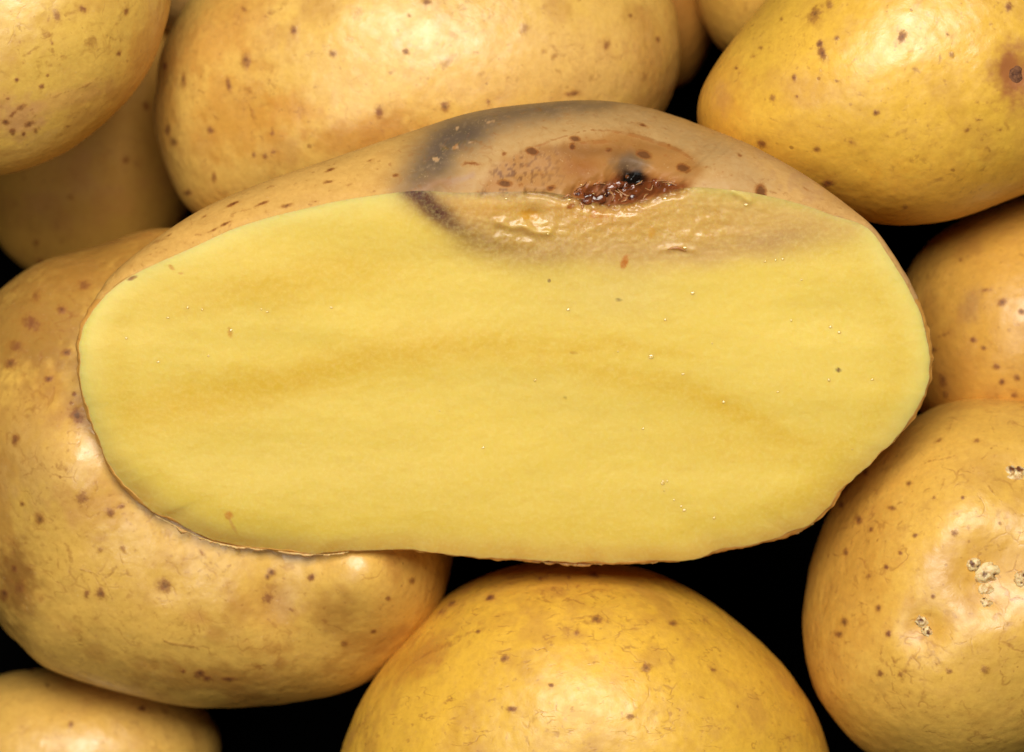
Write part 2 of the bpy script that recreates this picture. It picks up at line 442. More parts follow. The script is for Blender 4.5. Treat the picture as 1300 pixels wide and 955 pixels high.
potato("potato", [(-60, 560), (-52, 470), (-15, 392), (45, 341), (120, 314), (200, 292), (300, 300), (400, 360), (490, 470), (550, 600), (572, 690), (565, 740), (542, 790), (500, 838), (440, 878), (350, 898), (250, 896), (150, 875), (68, 846), (30, 816), (0, 784), (-40, 690)],
       (250, 610), -298, 215, skinE, (226, 178, 82), "large netted tan potato under the left end of the cut half", N=330, seed=6, amp=8, mott=0.6,
       lumps=[(480, 735, 70, 54), (85, 590, 34, 56), (300, 800, 10, 60), (345, 770, -6, 22), (210, 745, -3, 14)],
       spots=[(78, 393, 6, 5, -20), (84, 447, 6, 5, 0), (62, 481, 6, 4, 0), (100, 528, 10, 9, 40), (92, 512, 3, 3, 0), (21, 559, 5, 6, 0), (107, 362, 10, 7, 0, .8), (46, 376, 6, 8, 0, .8), (14, 462, 9, 6, 0), (40, 410, 16, 12, 30, .8), (20, 440, 12, 10, 0, .75),
              (52, 659, 6, 8, 0), (107, 632, 9, 10, 40, .85), (141, 650, 6, 6, 0), (155, 643, 5, 3, -20), (18, 723, 4, 6, 0), (25, 746, 7, 15, 10, .85), (5, 755, 6, 8, 0), (110, 754, 3.5, 5, 20), (127, 753, 6, 7, 0), (209, 743, 9, 9, 0), (340, 760, 8, 9, 0, .85),
              (345, 727, 6, 5, -30), (340, 732, 3, 4, 0), (396, 732, 5, 4.5, 0), (438, 816, 5, 4, -20), (253, 855, 8, 6, 0), (264, 861, 6, 4, 0), (233, 852, 3, 3, 0), (290, 862, 9, 3, 0), (128, 698, 5, 4, 0, .8), (156, 696, 6, 4, 60, .8), (256, 702, 8, 3, 50, .7), (95, 500, 3, 3, 0), (372, 775, 7, 4, 40, .7), (30, 640, 3, 3, 0), (475, 800, 4, 3, 0), (524, 735, 4, 4, 0), (494, 757, 3, 3, 0)],
       lines=[([(197, 770), (203, 801), (212, 815), (249, 822), (262, 832)], 2.0, .9), ([(249, 783), (253, 800), (250, 820)], 2.0, .8), ([(331, 776), (345, 790), (356, 801), (363, 815)], 2.4, 1), ([(214, 757), (219, 772)], 2, .8),
              ([(60, 700), (95, 720), (130, 735), (150, 780), (160, 790)], 1.8, .7), ([(150, 690), (160, 725), (180, 748)], 1.8, .7), ([(268, 750), (290, 762), (310, 760)], 1.8, .7), ([(85, 816), (120, 820)], 1.6, .8)],
       blotch_shade=[(40, 420, 62, 44, -30, (132, 86, 38), .85), (60, 380, 120, 60, -25, (180, 134, 60), .8), (120, 330, 80, 26, -20, (172, 122, 52), .75), (20, 745, 24, 40, 0, (132, 82, 34), .8), (20, 560, 40, 60, 0, (190, 138, 66), .6), (363, 762, 18, 16, 0, (228, 186, 118), .7), (345, 768, 34, 26, 20, (196, 138, 60), .5), (80, 590, 60, 50, 0, (224, 178, 100), .5), (270, 860, 90, 16, 0, (160, 104, 40), .55), (95, 520, 26, 20, 0, (170, 112, 56), .5), (250, 783, 16, 10, 0, (196, 132, 52), .4), (120, 640, 40, 24, 0, (196, 132, 64), .4)])  # upper-left ochre: russet mottling plus shade put into the colour
potato("potato", [(-90, 925), (-40, 880), (0, 859), (70, 848), (140, 848), (205, 863), (262, 905), (280, 960), (240, 1030), (150, 1070), (30, 1060), (-70, 1010)],
       (95, 960), -470, 170, skinA, (224, 176, 84), "potato at the lower left corner below the large netted one", N=180, seed=8,
       spots=[(70, 848, 3, 2, 0), (40, 851, 4, 2, 0), (150, 852, 6, 3, 0, .8), (60, 870, 3, 3, 0), (180, 900, 5, 4, 0), (90, 920, 4, 4, 0)])
potato("potato", [(448, 915), (477, 862), (510, 815), (560, 762), (612, 730), (680, 713), (750, 711), (820, 722), (880, 748), (932, 785), (980, 830), (1012, 868), (1042, 925), (1055, 1000), (1020, 1080), (920, 1140), (760, 1165), (590, 1150), (470, 1080), (432, 985)],
       (745, 930), -255, 275, skinG, (231, 180, 60), "yellow scratched potato directly below the middle of the cut half", N=300, seed=9, mott=0.45,
       spots=[(622, 759, 6, 4, -20), (757, 786, 8, 5, 0), (855, 791, 6, 3.5, 0), (641, 836, 6, 5, -30), (821, 848, 6, 5, 0), (607, 802, 2.5, 3, 0), (732, 803, 4, 4, 0, .8), (574, 766, 5, 3, -30), (754, 730, 7, 4, 10), (686, 735, 5, 3, 20, .8), (722, 733, 3, 2, 0), (560, 777, 7, 3, -30, .8), (905, 850, 6, 3, 30, .8), (650, 900, 6, 4, 0), (800, 910, 5, 4, 0), (700, 870, 4, 3, 0)],
       lines=[([(620, 800), (595, 804), (572, 817), (547, 828), (519, 846), (506, 864)], 4.0, .95), ([(609, 740), (640, 746), (660, 738)], 2, .7), ([(743, 755), (752, 758), (764, 762)], 2.2, .9), ([(725, 755), (733, 745), (740, 737)], 2.0, .9), ([(740, 844), (760, 841), (786, 843)], 2.4, .8), ([(600, 838), (625, 836), (645, 836)], 2, .7), ([(565, 839), (572, 850)], 2.2, .8), ([(690, 745), (712, 755), (722, 765)], 1.8, .7), ([(905, 826), (918, 836)], 2, .7), ([(770, 800), (795, 812)], 1.8, .6)],
       blotch_shade=[(700, 735, 110, 16, 0, (205, 140, 48), .5), (530, 840, 34, 20, -30, (196, 128, 40), .6)])  # brown strip along the top: shade below the cut half, painted in
H = potato("potato", [(1020, 800), (1027, 745), (1036, 705), (1056, 650), (1082, 606), (1112, 570), (1150, 537), (1200, 513), (1255, 503), (1320, 510), (1400, 560), (1450, 660), (1455, 780), (1410, 890), (1320, 960), (1210, 985), (1110, 960), (1050, 905), (1028, 860)],
       (1230, 745), -250, 250, skinH, (228, 179, 78), "wrinkled potato with pale knobbly sprouting eyes at the lower right", N=320, seed=11,
       lumps=[(1256, 738, -24, 40), (1174, 797, -14, 20), (1292, 606, -10, 22), (1215, 650, 5, 30), (1262, 800, 6, 30)],
       spots=[(1090, 659, 5, 6, 0), (1099, 600, 3, 4.5, 30), (1133, 645, 5, 3, 0), (1154, 614, 4, 3.5, 0), (1074, 701, 3, 5, 0), (1068, 641, 3, 4, 0), (1106, 673, 4, 4, 0, .85), (1103, 731, 5, 4, 0, .85), (1072, 790, 4.5, 6, 0), (1065, 805, 6, 4, 0), (1115, 772, 4, 4, 0), (1128, 805, 4, 4, 0), (1117, 855, 4, 5, 0), (1212, 677, 5, 4.5, 0, .9), (1162, 680, 3, 3, 0), (1185, 758, 3, 3, 0), (1143, 856, 4, 4, 0, .85), (1250, 851, 5, 5, 0), (1188, 843, 4, 3, 0, .8), (1186, 632, 3, 3, 0, .8), (1222, 632, 2.5, 2.5, 0), (1192, 560, 6, 3, -10, .7), (1125, 720, 3, 3, 0), (1205, 853, 4, 3, 0), (1270, 665, 3, 3, 0, .8), (1143, 702, 3, 3, 0), (1240, 560, 4, 2.5, 0, .8)],
       lines=[([(1135, 563), (1124, 585), (1117, 602), (1100, 622)], 1.9, .8), ([(1158, 612), (1160, 597), (1180, 586), (1205, 581), (1231, 572)], 2.0, .8), ([(1200, 600), (1196, 618), (1185, 632), (1170, 634)], 1.9, .75), ([(1250, 612), (1258, 622), (1268, 634), (1278, 638)], 2.1, .8), ([(1130, 645), (1150, 634), (1160, 620)], 1.8, .8), ([(1085, 762), (1100, 768), (1115, 772)], 1.8, .85), ([(1125, 680), (1123, 710), (1128, 742)], 1.8, .7), ([(1053, 700), (1062, 705), (1074, 704)], 1.8, .7), ([(1123, 810), (1118, 830), (1113, 850)], 2, .8), ([(1207, 842), (1198, 856), (1194, 866)], 2.2, .85), ([(1250, 850), (1240, 856), (1230, 868)], 2.0, .8), ([(1283, 830), (1270, 850), (1278, 862)], 2.2, .8), ([(1210, 530), (1205, 545), (1195, 560)], 1.8, .7), ([(1255, 535), (1262, 548), (1258, 560)], 1.8, .75), ([(1165, 733), (1176, 735)], 1.8, .6), ([(1280, 655), (1298, 650)], 2, .7)],
       blotch_shade=[(1250, 730, 60, 46, 0, (208, 152, 66), .5), (1172, 797, 26, 24, 0, (205, 148, 56), .55), (1080, 700, 50, 120, 0, (212, 150, 56), .5)])  # ochre down the left side is painted edge shade
potato("potato", [(218, -5), (206, 48), (186, 94), (160, 130), (120, 167), (70, 199), (0, 222), (-80, 222), (-150, 190), (-195, 120), (-205, 30), (-180, -60), (-110, -130), (-10, -170), (90, -165), (170, -115), (210, -60)],
       (5, 25), -150, 190, skinA, (226, 182, 82), "smooth glossy potato at the top left corner with a small pitted patch", N=260, seed=13, mott=0.4,
       spots=[(27, 136, 6, 4, -30), (7, 155, 5, 4, 0), (37, 157, 7, 4, -20), (16, 145, 6, 3, -40, .9), (16, 167, 4, 4, 0), (30, 170, 3, 3, 0), (73, 21, 5, 9, -20, .85), (105, 11, 7, 4, 20, .85), (160, 14, 4, 5, 0, .85), (151, 68, 3.5, 3.5, 0, .9), (21, 102, 3, 3, 0), (53, 110, 3.5, 3, 0), (60, 96, 2, 2, 0), (45, 166, 3, 3, 0), (66, 55, 2, 3, 0, .8), (10, 125, 3, 2, 0), (85, 160, 4, 2.5, 0, .7)],
       lines=[([(57, 128), (80, 118), (107, 110), (128, 96)], 2.2, .8), ([(15, 18), (28, 32), (35, 40)], 2, .7), ([(52, 70), (51, 90), (40, 110)], 2.4, .6)],
       blotch_shade=[(20, 148, 28, 20, 0, (205, 150, 96), .75), (85, 125, 60, 10, -15, (206, 152, 86), .5), (190, 60, 20, 60, 25, (196, 126, 40), .5)])  # brown on the right rim is limb darkening painted on
potato("potato", [(200, 110), (203, 78), (216, 48), (250, -5), (310, -70), (420, -120), (560, -140), (700, -125), (800, -75), (850, -5), (863, 48), (862, 92), (845, 140), (800, 210), (720, 270), (580, 300), (420, 310), (310, 300), (248, 270), (219, 228), (203, 182), (197, 145)],
       (530, 95), -390, 245, skinB, (227, 182, 88), "big speckled potato along the top behind the cut half", N=330, asp=1.4, seed=14, amp=7, mott=0.45,
       lumps=[(300, 150, -8, 36), (600, 60, 5, 60), (235, 40, 4, 30)],
       spots=[(373, 38, 4.5, 6.5, 0), (312, 77, 6, 9, 0), (233, 102, 3.2, 10, 0), (290, 107, 3.5, 10, -10), (422, 68, 4.5, 4.5, 0), (267, 165, 4.5, 5.5, -20), (213, 165, 3.5, 6, 0), (221, 180, 4, 6, -20), (272, 225, 3, 6, 0), (322, 197, 2.5, 4, 0), (336, 199, 4, 6, 0, .8), (210, 84, 3, 5, 0), (238, 245, 5, 4, 0), (377, 140, 11, 8, 20, .55), (515, 66, 4.5, 4, 0), (482, 142, 6, 8, 0, .9), (565, 136, 5.5, 6, 0), (666, 36, 7, 6, -40, .85), (770, 57, 5, 6, 0, .9), (541, 3, 6, 4, 0), (727, 119, 8, 3.5, -10), (453, 18, 6, 8, 0, .6), (347, 193, 3, 3, 0), (443, 50, 5, 4, 0, .6), (835, 50, 3, 4, 0), (620, 130, 3, 6, 0, .8), (690, 66, 4, 3, 0, .6), (612, 93, 6, 3.5, -20, .5), (310, 12, 8, 3, 30, .7), (257, 96, 5, 8, 0, .55), (800, 20, 3, 3, 0), (345, 170, 3, 3, 0), (520, 20, 3, 3, 0, .8), (690, 10, 4, 3, 0, .7), (400, 110, 3, 2.5, 0, .7)],
       lines=[([(304, 118), (314, 130), (320, 145), (322, 160)], 3.0, .9), ([(265, 132), (270, 145), (280, 152)], 2, .8), ([(590, 118), (590, 140)], 2.0, .7), ([(370, 188), (366, 205)], 2, .6), ([(245, 180), (255, 195), (270, 200), (290, 195)], 1.8, .6), ([(325, 150), (318, 175), (325, 190)], 2, .7), ([(595, 15), (592, 40)], 2, .5), ([(410, 40), (420, 60)], 1.6, .5)],
       blotch_shade=[(305, 150, 46, 52, 20, (198, 134, 46), .6), (465, 172, 60, 26, -10, (190, 124, 44), .6), (290, 30, 70, 30, -40, (206, 144, 62), .55), (370, 145, 30, 20, 0, (205, 136, 48), .5), (205, 150, 16, 80, 0, (200, 136, 50), .5), (830, 90, 26, 60, 0, (200, 138, 56), .5), (690, 80, 120, 50, 0, (224, 178, 104), .5)])  # narrow brown strips at both ends: painted rim shade
Cp = potato("potato", [(888, 150), (892, 118), (910, 82), (940, 36), (978, -8), (1040, -70), (1140, -110), (1260, -115), (1370, -80), (1440, 0), (1455, 90), (1420, 170), (1350, 225), (1300, 249), (1220, 275), (1160, 283), (1115, 281), (1060, 268), (980, 245), (920, 210), (896, 185)],
       (1160, 85), -190, 200, skinC, (231, 181, 66), "smooth golden potato at the top right corner with a round dark stem scar", N=320, asp=1.3, seed=16, amp=6,
       lumps=[(1150, 40, 6, 70), (1289, 94, -6, 16)],
       spots=[(1035, 18, 7, 12, 35, .95), (1053, 6, 5, 6, 0, .9), (1044, 68, 5, 11, -20, .95), (1040, 56, 4, 5, 0), (1062, 49, 3.5, 3, 0), (1145, 47, 5.5, 8, 30, .95), (1208, 70, 3.5, 4, 0), (980, 125, 4, 4, 0), (1008, 99, 3.5, 4.5, 0), (1112, 144, 4, 3.5, 0), (1037, 190, 4.5, 4, 0), (1051, 233, 7, 5, -10), (967, 183, 5, 6, 0), (1281, 9, 5, 6, 0), (1081, 181, 7, 5, 0, .6), (966, 61, 4, 3, 0, .8), (935, 87, 3, 3, 0, .8), (1149, 263, 4, 4, 0, .8), (1227, 165, 4, 3, 0, .8), (1242, 152, 6, 2.5, 0, .7), (1289, 94, 21, 22, 0, .5), (1062, 103, 7, 2.5, 0, .7), (1012, 122, 3, 3, 0, .7), (1125, 172, 7, 3, 20, .6), (992, 24, 2.5, 2.5, 0, .9), (1203, 44, 3, 3, 0, .7), (957, 71, 4, 2, -30, .7), (1270, 165, 4, 3, 0, .6), (1041, 94, 2.5, 7, 0, .6), (1240, 130, 3, 2, 0, .6)],
       blotch_shade=[(1289, 94, 27, 29, 0, (160, 92, 56), .9), (918, 128, 10, 16, 0, (180, 132, 84), .6), (1175, 255, 160, 40, -8, (214, 152, 48), .55), (910, 140, 30, 70, 0, (206, 140, 46), .5), (1030, 110, 40, 20, 0, (214, 160, 78), .4)])  # golden lower and left rims: shade put into the tint

def surf_at(label, x, y):
    V, pp, o3 = SURF[label]
    i = np.argmin((pp[:, 0] - x) ** 2 + (pp[:, 1] - y) ** 2)
    j = np.argsort((pp[:, 0] - x) ** 2 + (pp[:, 1] - y) ** 2)[:60]
    q = V[j] - V[j].mean(0); _, _, vt = np.linalg.svd(q, full_matrices=False)
    n = vt[2] * np.sign(vt[2][2])
    return V[i], n, o3

# ------------------------------------------------------------------ sprouting eyes on the lower right potato, stem scar on the top right one
def bud_material():
    m = NT("sprout_bud_skin"); co = m.coords((5, 5, 5))
    sp = m.attr('spot'); fine = m.noise(co, 16, 4, 0.6)
    col = m.mix(m.ramp(fine.outputs[0], 0.4, 0.7), tuple(lin(232, 206, 150)), tuple(lin(190, 138, 74)))
    s2 = m.math('ADD', sp, m.math('MULTIPLY', m.math('SUBTRACT', fine.outputs[0], 0.5), 0.5))
    col = m.mix(m.ramp(s2, 0.36, 0.85), col, tuple(lin(104, 56, 26)))
    m.l(col, m.bsdf.inputs['Base Color']); m.bsdf.inputs['Roughness'].default_value = 0.45
    m.bsdf.inputs['Subsurface Weight'].default_value = 0.3; m.bsdf.inputs['Subsurface Radius'].default_value = (1, .7, .4); m.bsdf.inputs['Subsurface Scale'].default_value = 0.0006
    bp = m.n('ShaderNodeBump'); bp.inputs['Strength'].default_value = 0.5; bp.inputs['Distance'].default_value = 0.00012
    m.l(fine.outputs[0], bp.inputs['Height']); m.l(bp.outputs[0], m.bsdf.inputs['Normal'])
    return m.m
BUD = bud_material()

def dome(N, rx, ry, h, lump, seed, flat=0.0):
    rho, th, Q, loop = disc_grid(N)
    V = np.zeros((len(rho), 3)); ph = rho * np.pi / 2
    V[:, 0] = rx * np.sin(ph) * np.cos(th); V[:, 1] = ry * np.sin(ph) * np.sin(th); V[:, 2] = h * np.cos(ph)
    V += (V / (np.linalg.norm(V, axis=1)[:, None] + 1e-6)) * (lump * fbm(V / (0.55 * max(rx, ry)) + seed * 3.1, seed, 3))[:, None]
    V[loop, 2] -= h * 0.5 + 2
    return V, Q

def stick(name, V, Q, mat, attrs, pt, n, ang, parent, o3):
    z = n / np.linalg.norm(n); x = np.cross((0, 1, 0), z); x /= np.linalg.norm(x); y = np.cross(z, x)
    c, s = math.cos(ang), math.sin(ang)
    X = x * c + y * s; Y = -x * s + y * c
    W = V[:, :1] * X + V[:, 1:2] * Y + V[:, 2:] * z
    o = link(name, make_mesh(name, W * U, Q, mat, attrs), parent, tuple((pt - o3) * U))
    return o

HL = H["label"]
buds = [(1237, 717, 10, 9, 9, 10, [(-2, 1, 4, 5), (6, -3, 2.5, 3)]), (1257, 730, 19, 15, 11, 20, [(-4, 1, 4, 5), (8, -5, 3.5, 4.5), (13, 9, 3, 3)]), (1254, 748, 11, 8, 6, 0, [(-3, -5, 2, 2)]),
        (1253, 765, 9, 7, 6, -30, [(-6, 3, 2, 2.5), (4, -5, 2, 1.5), (-3, -5, 1.5, 1.5)]), (1298, 736, 11, 13, 8, 0, [(3, 4, 4, 3), (0, -6, 2, 2)]), (1170, 790, 9, 8, 9, 0, [(0, 2, 5, 5), (-6, -4, 2.5, 3)]), (1178, 801, 8, 8, 7, 0, [(2, -3, 2.5, 3), (5, 3, 2, 2), (-4, 0, 1.5, 2)]),
        (1284, 598, 8, 7, 6, 0, [(0, 1, 5.5, 5)]), (1295, 599, 9, 8, 6, 0, [(0, 2, 5.5, 5)]), (1289, 605, 12, 5, 4, 0, [])]
for i, (x, y, rx, ry, h, an, holes) in enumerate(buds):
    pt, n, o3 = surf_at(HL, x, y)
    V, Q = dome(26, rx, ry, h, 0.30 * min(rx, ry), 40 + i)
    f = spots_field(V[:, :2] + 2.2 * np.stack([fbm(V / 4.0, 60 + i, 2), fbm(V / 4.0, 90 + i, 2)], -1), [(a, b, c, d, 40 * i) for a, b, c, d in holes])
    V[:, 2] -= 0.35 * h * sstep(0.4, 0.9, f)
    stick("sprout_bud", V, Q, BUD, {"spot": f}, pt - n * h * 0.35, n, math.radians(an), H, o3)

def scar_material():
    m = NT("corky_scar"); co = m.coords((2, 7, 4)); fine = m.noise(co, 22, 4, 0.65)
    col = m.mix(m.ramp(fine.outputs[0], 0.35, 0.65), tuple(lin(86, 48, 26)), tuple(lin(126, 80, 46)))
    m.l(col, m.bsdf.inputs['Base Color']); m.bsdf.inputs['Roughness'].default_value = 0.8
    bp = m.n('ShaderNodeBump'); bp.inputs['Strength'].default_value = 0.8; bp.inputs['Distance'].default_value = 0.0002
    m.l(fine.outputs[0], bp.inputs['Height']); m.l(bp.outputs[0], m.bsdf.inputs['Normal'])
    return m.m
SCAR = scar_material()
pt, n, o3 = surf_at(Cp["label"], 1290, 94)
V, Q = dome(30, 14, 16, 2.5, 3.0, 77)
stick("stem_scar", V, Q, SCAR, None, pt - n * 1.2, n, 0, Cp, o3)

# ------------------------------------------------------------------ the cut half
TILT = math.tan(math.radians(14))
S_PTS = [(97, 452), (100, 416), (122, 380), (146, 345), (200, 300), (262, 261), (340, 228), (430, 197), (520, 165), (600, 139), (680, 127), (750, 122), (810, 127), (870, 144), (940, 174), (1010, 213), (1062, 250), (1104, 287), (1132, 323), (1158, 363), (1176, 408),
         (1183, 448), (1182, 486), (1166, 527), (1130, 568), (1090, 606), (1056, 648), (1014, 680), (950, 699), (870, 714), (790, 720), (700, 717), (620, 713), (560, 706), (480, 701), (410, 706), (340, 701), (270, 690), (215, 666), (170, 638), (140, 607), (122, 565), (108, 528), (100, 490)]
F_PTS = [(102, 452), (106, 416), (128, 386), (150, 364), (188, 342), (253, 313), (297, 293), (340, 279), (385, 268), (440, 256), (525, 245), (580, 247), (640, 246), (690, 246), (735, 254), (770, 262), (820, 256), (865, 241), (920, 243), (972, 251), (1020, 263), (1054, 275), (1098, 291), (1126, 327), (1152, 366), (1170, 410),
         (1177, 448), (1176, 484), (1160, 522), (1124, 562), (1084, 600), (1050, 641), (1010, 673), (948, 692), (870, 707), (790, 713), (700, 711), (620, 707), (560, 701), (480, 697), (410, 701), (340, 696), (272, 684), (220, 659), (176, 632), (147, 602), (129, 561), (115, 525), (106, 490)]
CC = (640, 440); ASP = 2.0; NF = 420
fS_ = radial(S_PTS, CC, ASP); fF0 = radial(F_PTS, CC, ASP)
def wob(p, t):
    """small nicks and waves the knife left in the outline"""
    z0 = np.zeros(len(p))
    n = 2.2 * fbm(np.stack([p[:, 0] / 46, p[:, 1] / 46, z0], -1), 67, 2) + 1.5 * fbm(np.stack([p[:, 0] / 13, p[:, 1] / 13, z0], -1), 68, 2)
    return np.stack([np.cos(t), np.sin(t)], -1) * (n * sstep(310, 380, p[:, 1]))[:, None]
def fS(t):
    p = fS_(t); return p + wob(p, t)
def fF(t):
    """cut edge; along the lower side the skin is seen edge-on and its width wanders"""
    a, b = fF0(t), fS_(t)
    k = sstep(400, 560, a[:, 1]) * np.clip(0.62 + 0.5 * fbm(np.stack([a[:, 0] / 40, a[:, 1] / 40, 0 * t], -1), 66, 2), 0.2, 1.0)
    return a + (b - a) * k[:, None] + wob(b, t)
rho, th, Qf, loop = disc_grid(NF)
Fp = fF(th); P = np.array(CC) + (Fp - np.array(CC)) * rho[:, None]      # picture-plane position of each face vertex
P3 = np.concatenate([P, np.zeros((len(P), 1))], 1)

PIT = [(726, 250), (740, 238), (765, 232), (790, 222), (815, 224), (840, 230), (866, 236), (862, 243), (830, 250), (805, 260), (775, 264), (745, 260)]
PATCH = [(610, 246), (625, 218), (652, 201), (700, 185), (755, 168), (800, 173), (850, 188), (881, 207), (886, 230), (850, 246), (760, 252), (690, 247), (640, 247)]
def relief(p):
    """rise and fall shared by face and skin (units, along z)"""
    q = np.concatenate([p, np.zeros((len(p), 1))], 1)
    pit = sstep(15, -13, poly_sdf(p, PIT))
    z = -13 * pit + pit * (10 * fbm(q / 13.0, 51, 3) + 6.5 * fbm(q / 5.5, 52, 2))
    z += -16 * spots_field(p, [(801, 228, 18, 12, 10)])
    z += -6 * sstep(10, -30, poly_sdf(p, PATCH))                       # the rotten patch has sunk in
    # slimy folds in the soft rot of the face
    rot = sstep(70, 10, np.abs(p[:, 1] - 285)) * sstep(560, 640, p[:, 0]) * sstep(1050, 900, p[:, 0])
    z += rot * (2.0 * fbm(q / np.array([46.0, 17.0, 1.0]), 53, 3) + 0.9 * fbm(q / 8.0, 54, 2))
    z += -6 * np.exp(-(((p[:, 0] - 678) / 15) ** 2 + ((p[:, 1] - 273) / 8) ** 2))
    for L, wd, am in (([(632, 284), (648, 290), (665, 289), (680, 297), (697, 297)], 5, 4), ([(636, 292), (660, 299), (690, 305)], 7, -2), ([(840, 318), (860, 315), (880, 319)], 4, 2), ([(670, 247), (690, 249), (715, 256)], 4, -4), ([(928, 246), (938, 250), (948, 257)], 4, 3)):
        d, _ = seg_dist(p, L); z += am * np.exp(-(d / wd) ** 2)
    return z

edge = np.hypot(*(Fp - P).T)                                            # distance to the rim along the ray
qy = CY - P[:, 1]
Zf = (480 - P[:, 1]) * TILT
low_side = sstep(430, 640, P[:, 1])
Zf += -(11 + 8 * sstep(480, 200, P[:, 0])) * low_side * np.exp(-(edge / 26.0) ** 1.3) - 5 * (1 - low_side) * np.exp(-(edge / 9.0)) * sstep(330, 400, P[:, 1])
Zf += 5.0 * fbm(P3 / np.array([260.0, 90.0, 1.0]), 61, 2) + 0.8 * fbm(P3 / np.array([80.0, 40.0, 1]), 62, 3) + 0.25 * fbm(P3 / 9.0, 63, 2)
Zf += relief(P)
Vf = np.stack([P[:, 0] - CX, CY - P[:, 1], Zf], -1)

def over(col, c, a):
    a = np.clip(a, 0, 1)[:, None]
    return col * (1 - a) + lin(*c) * a

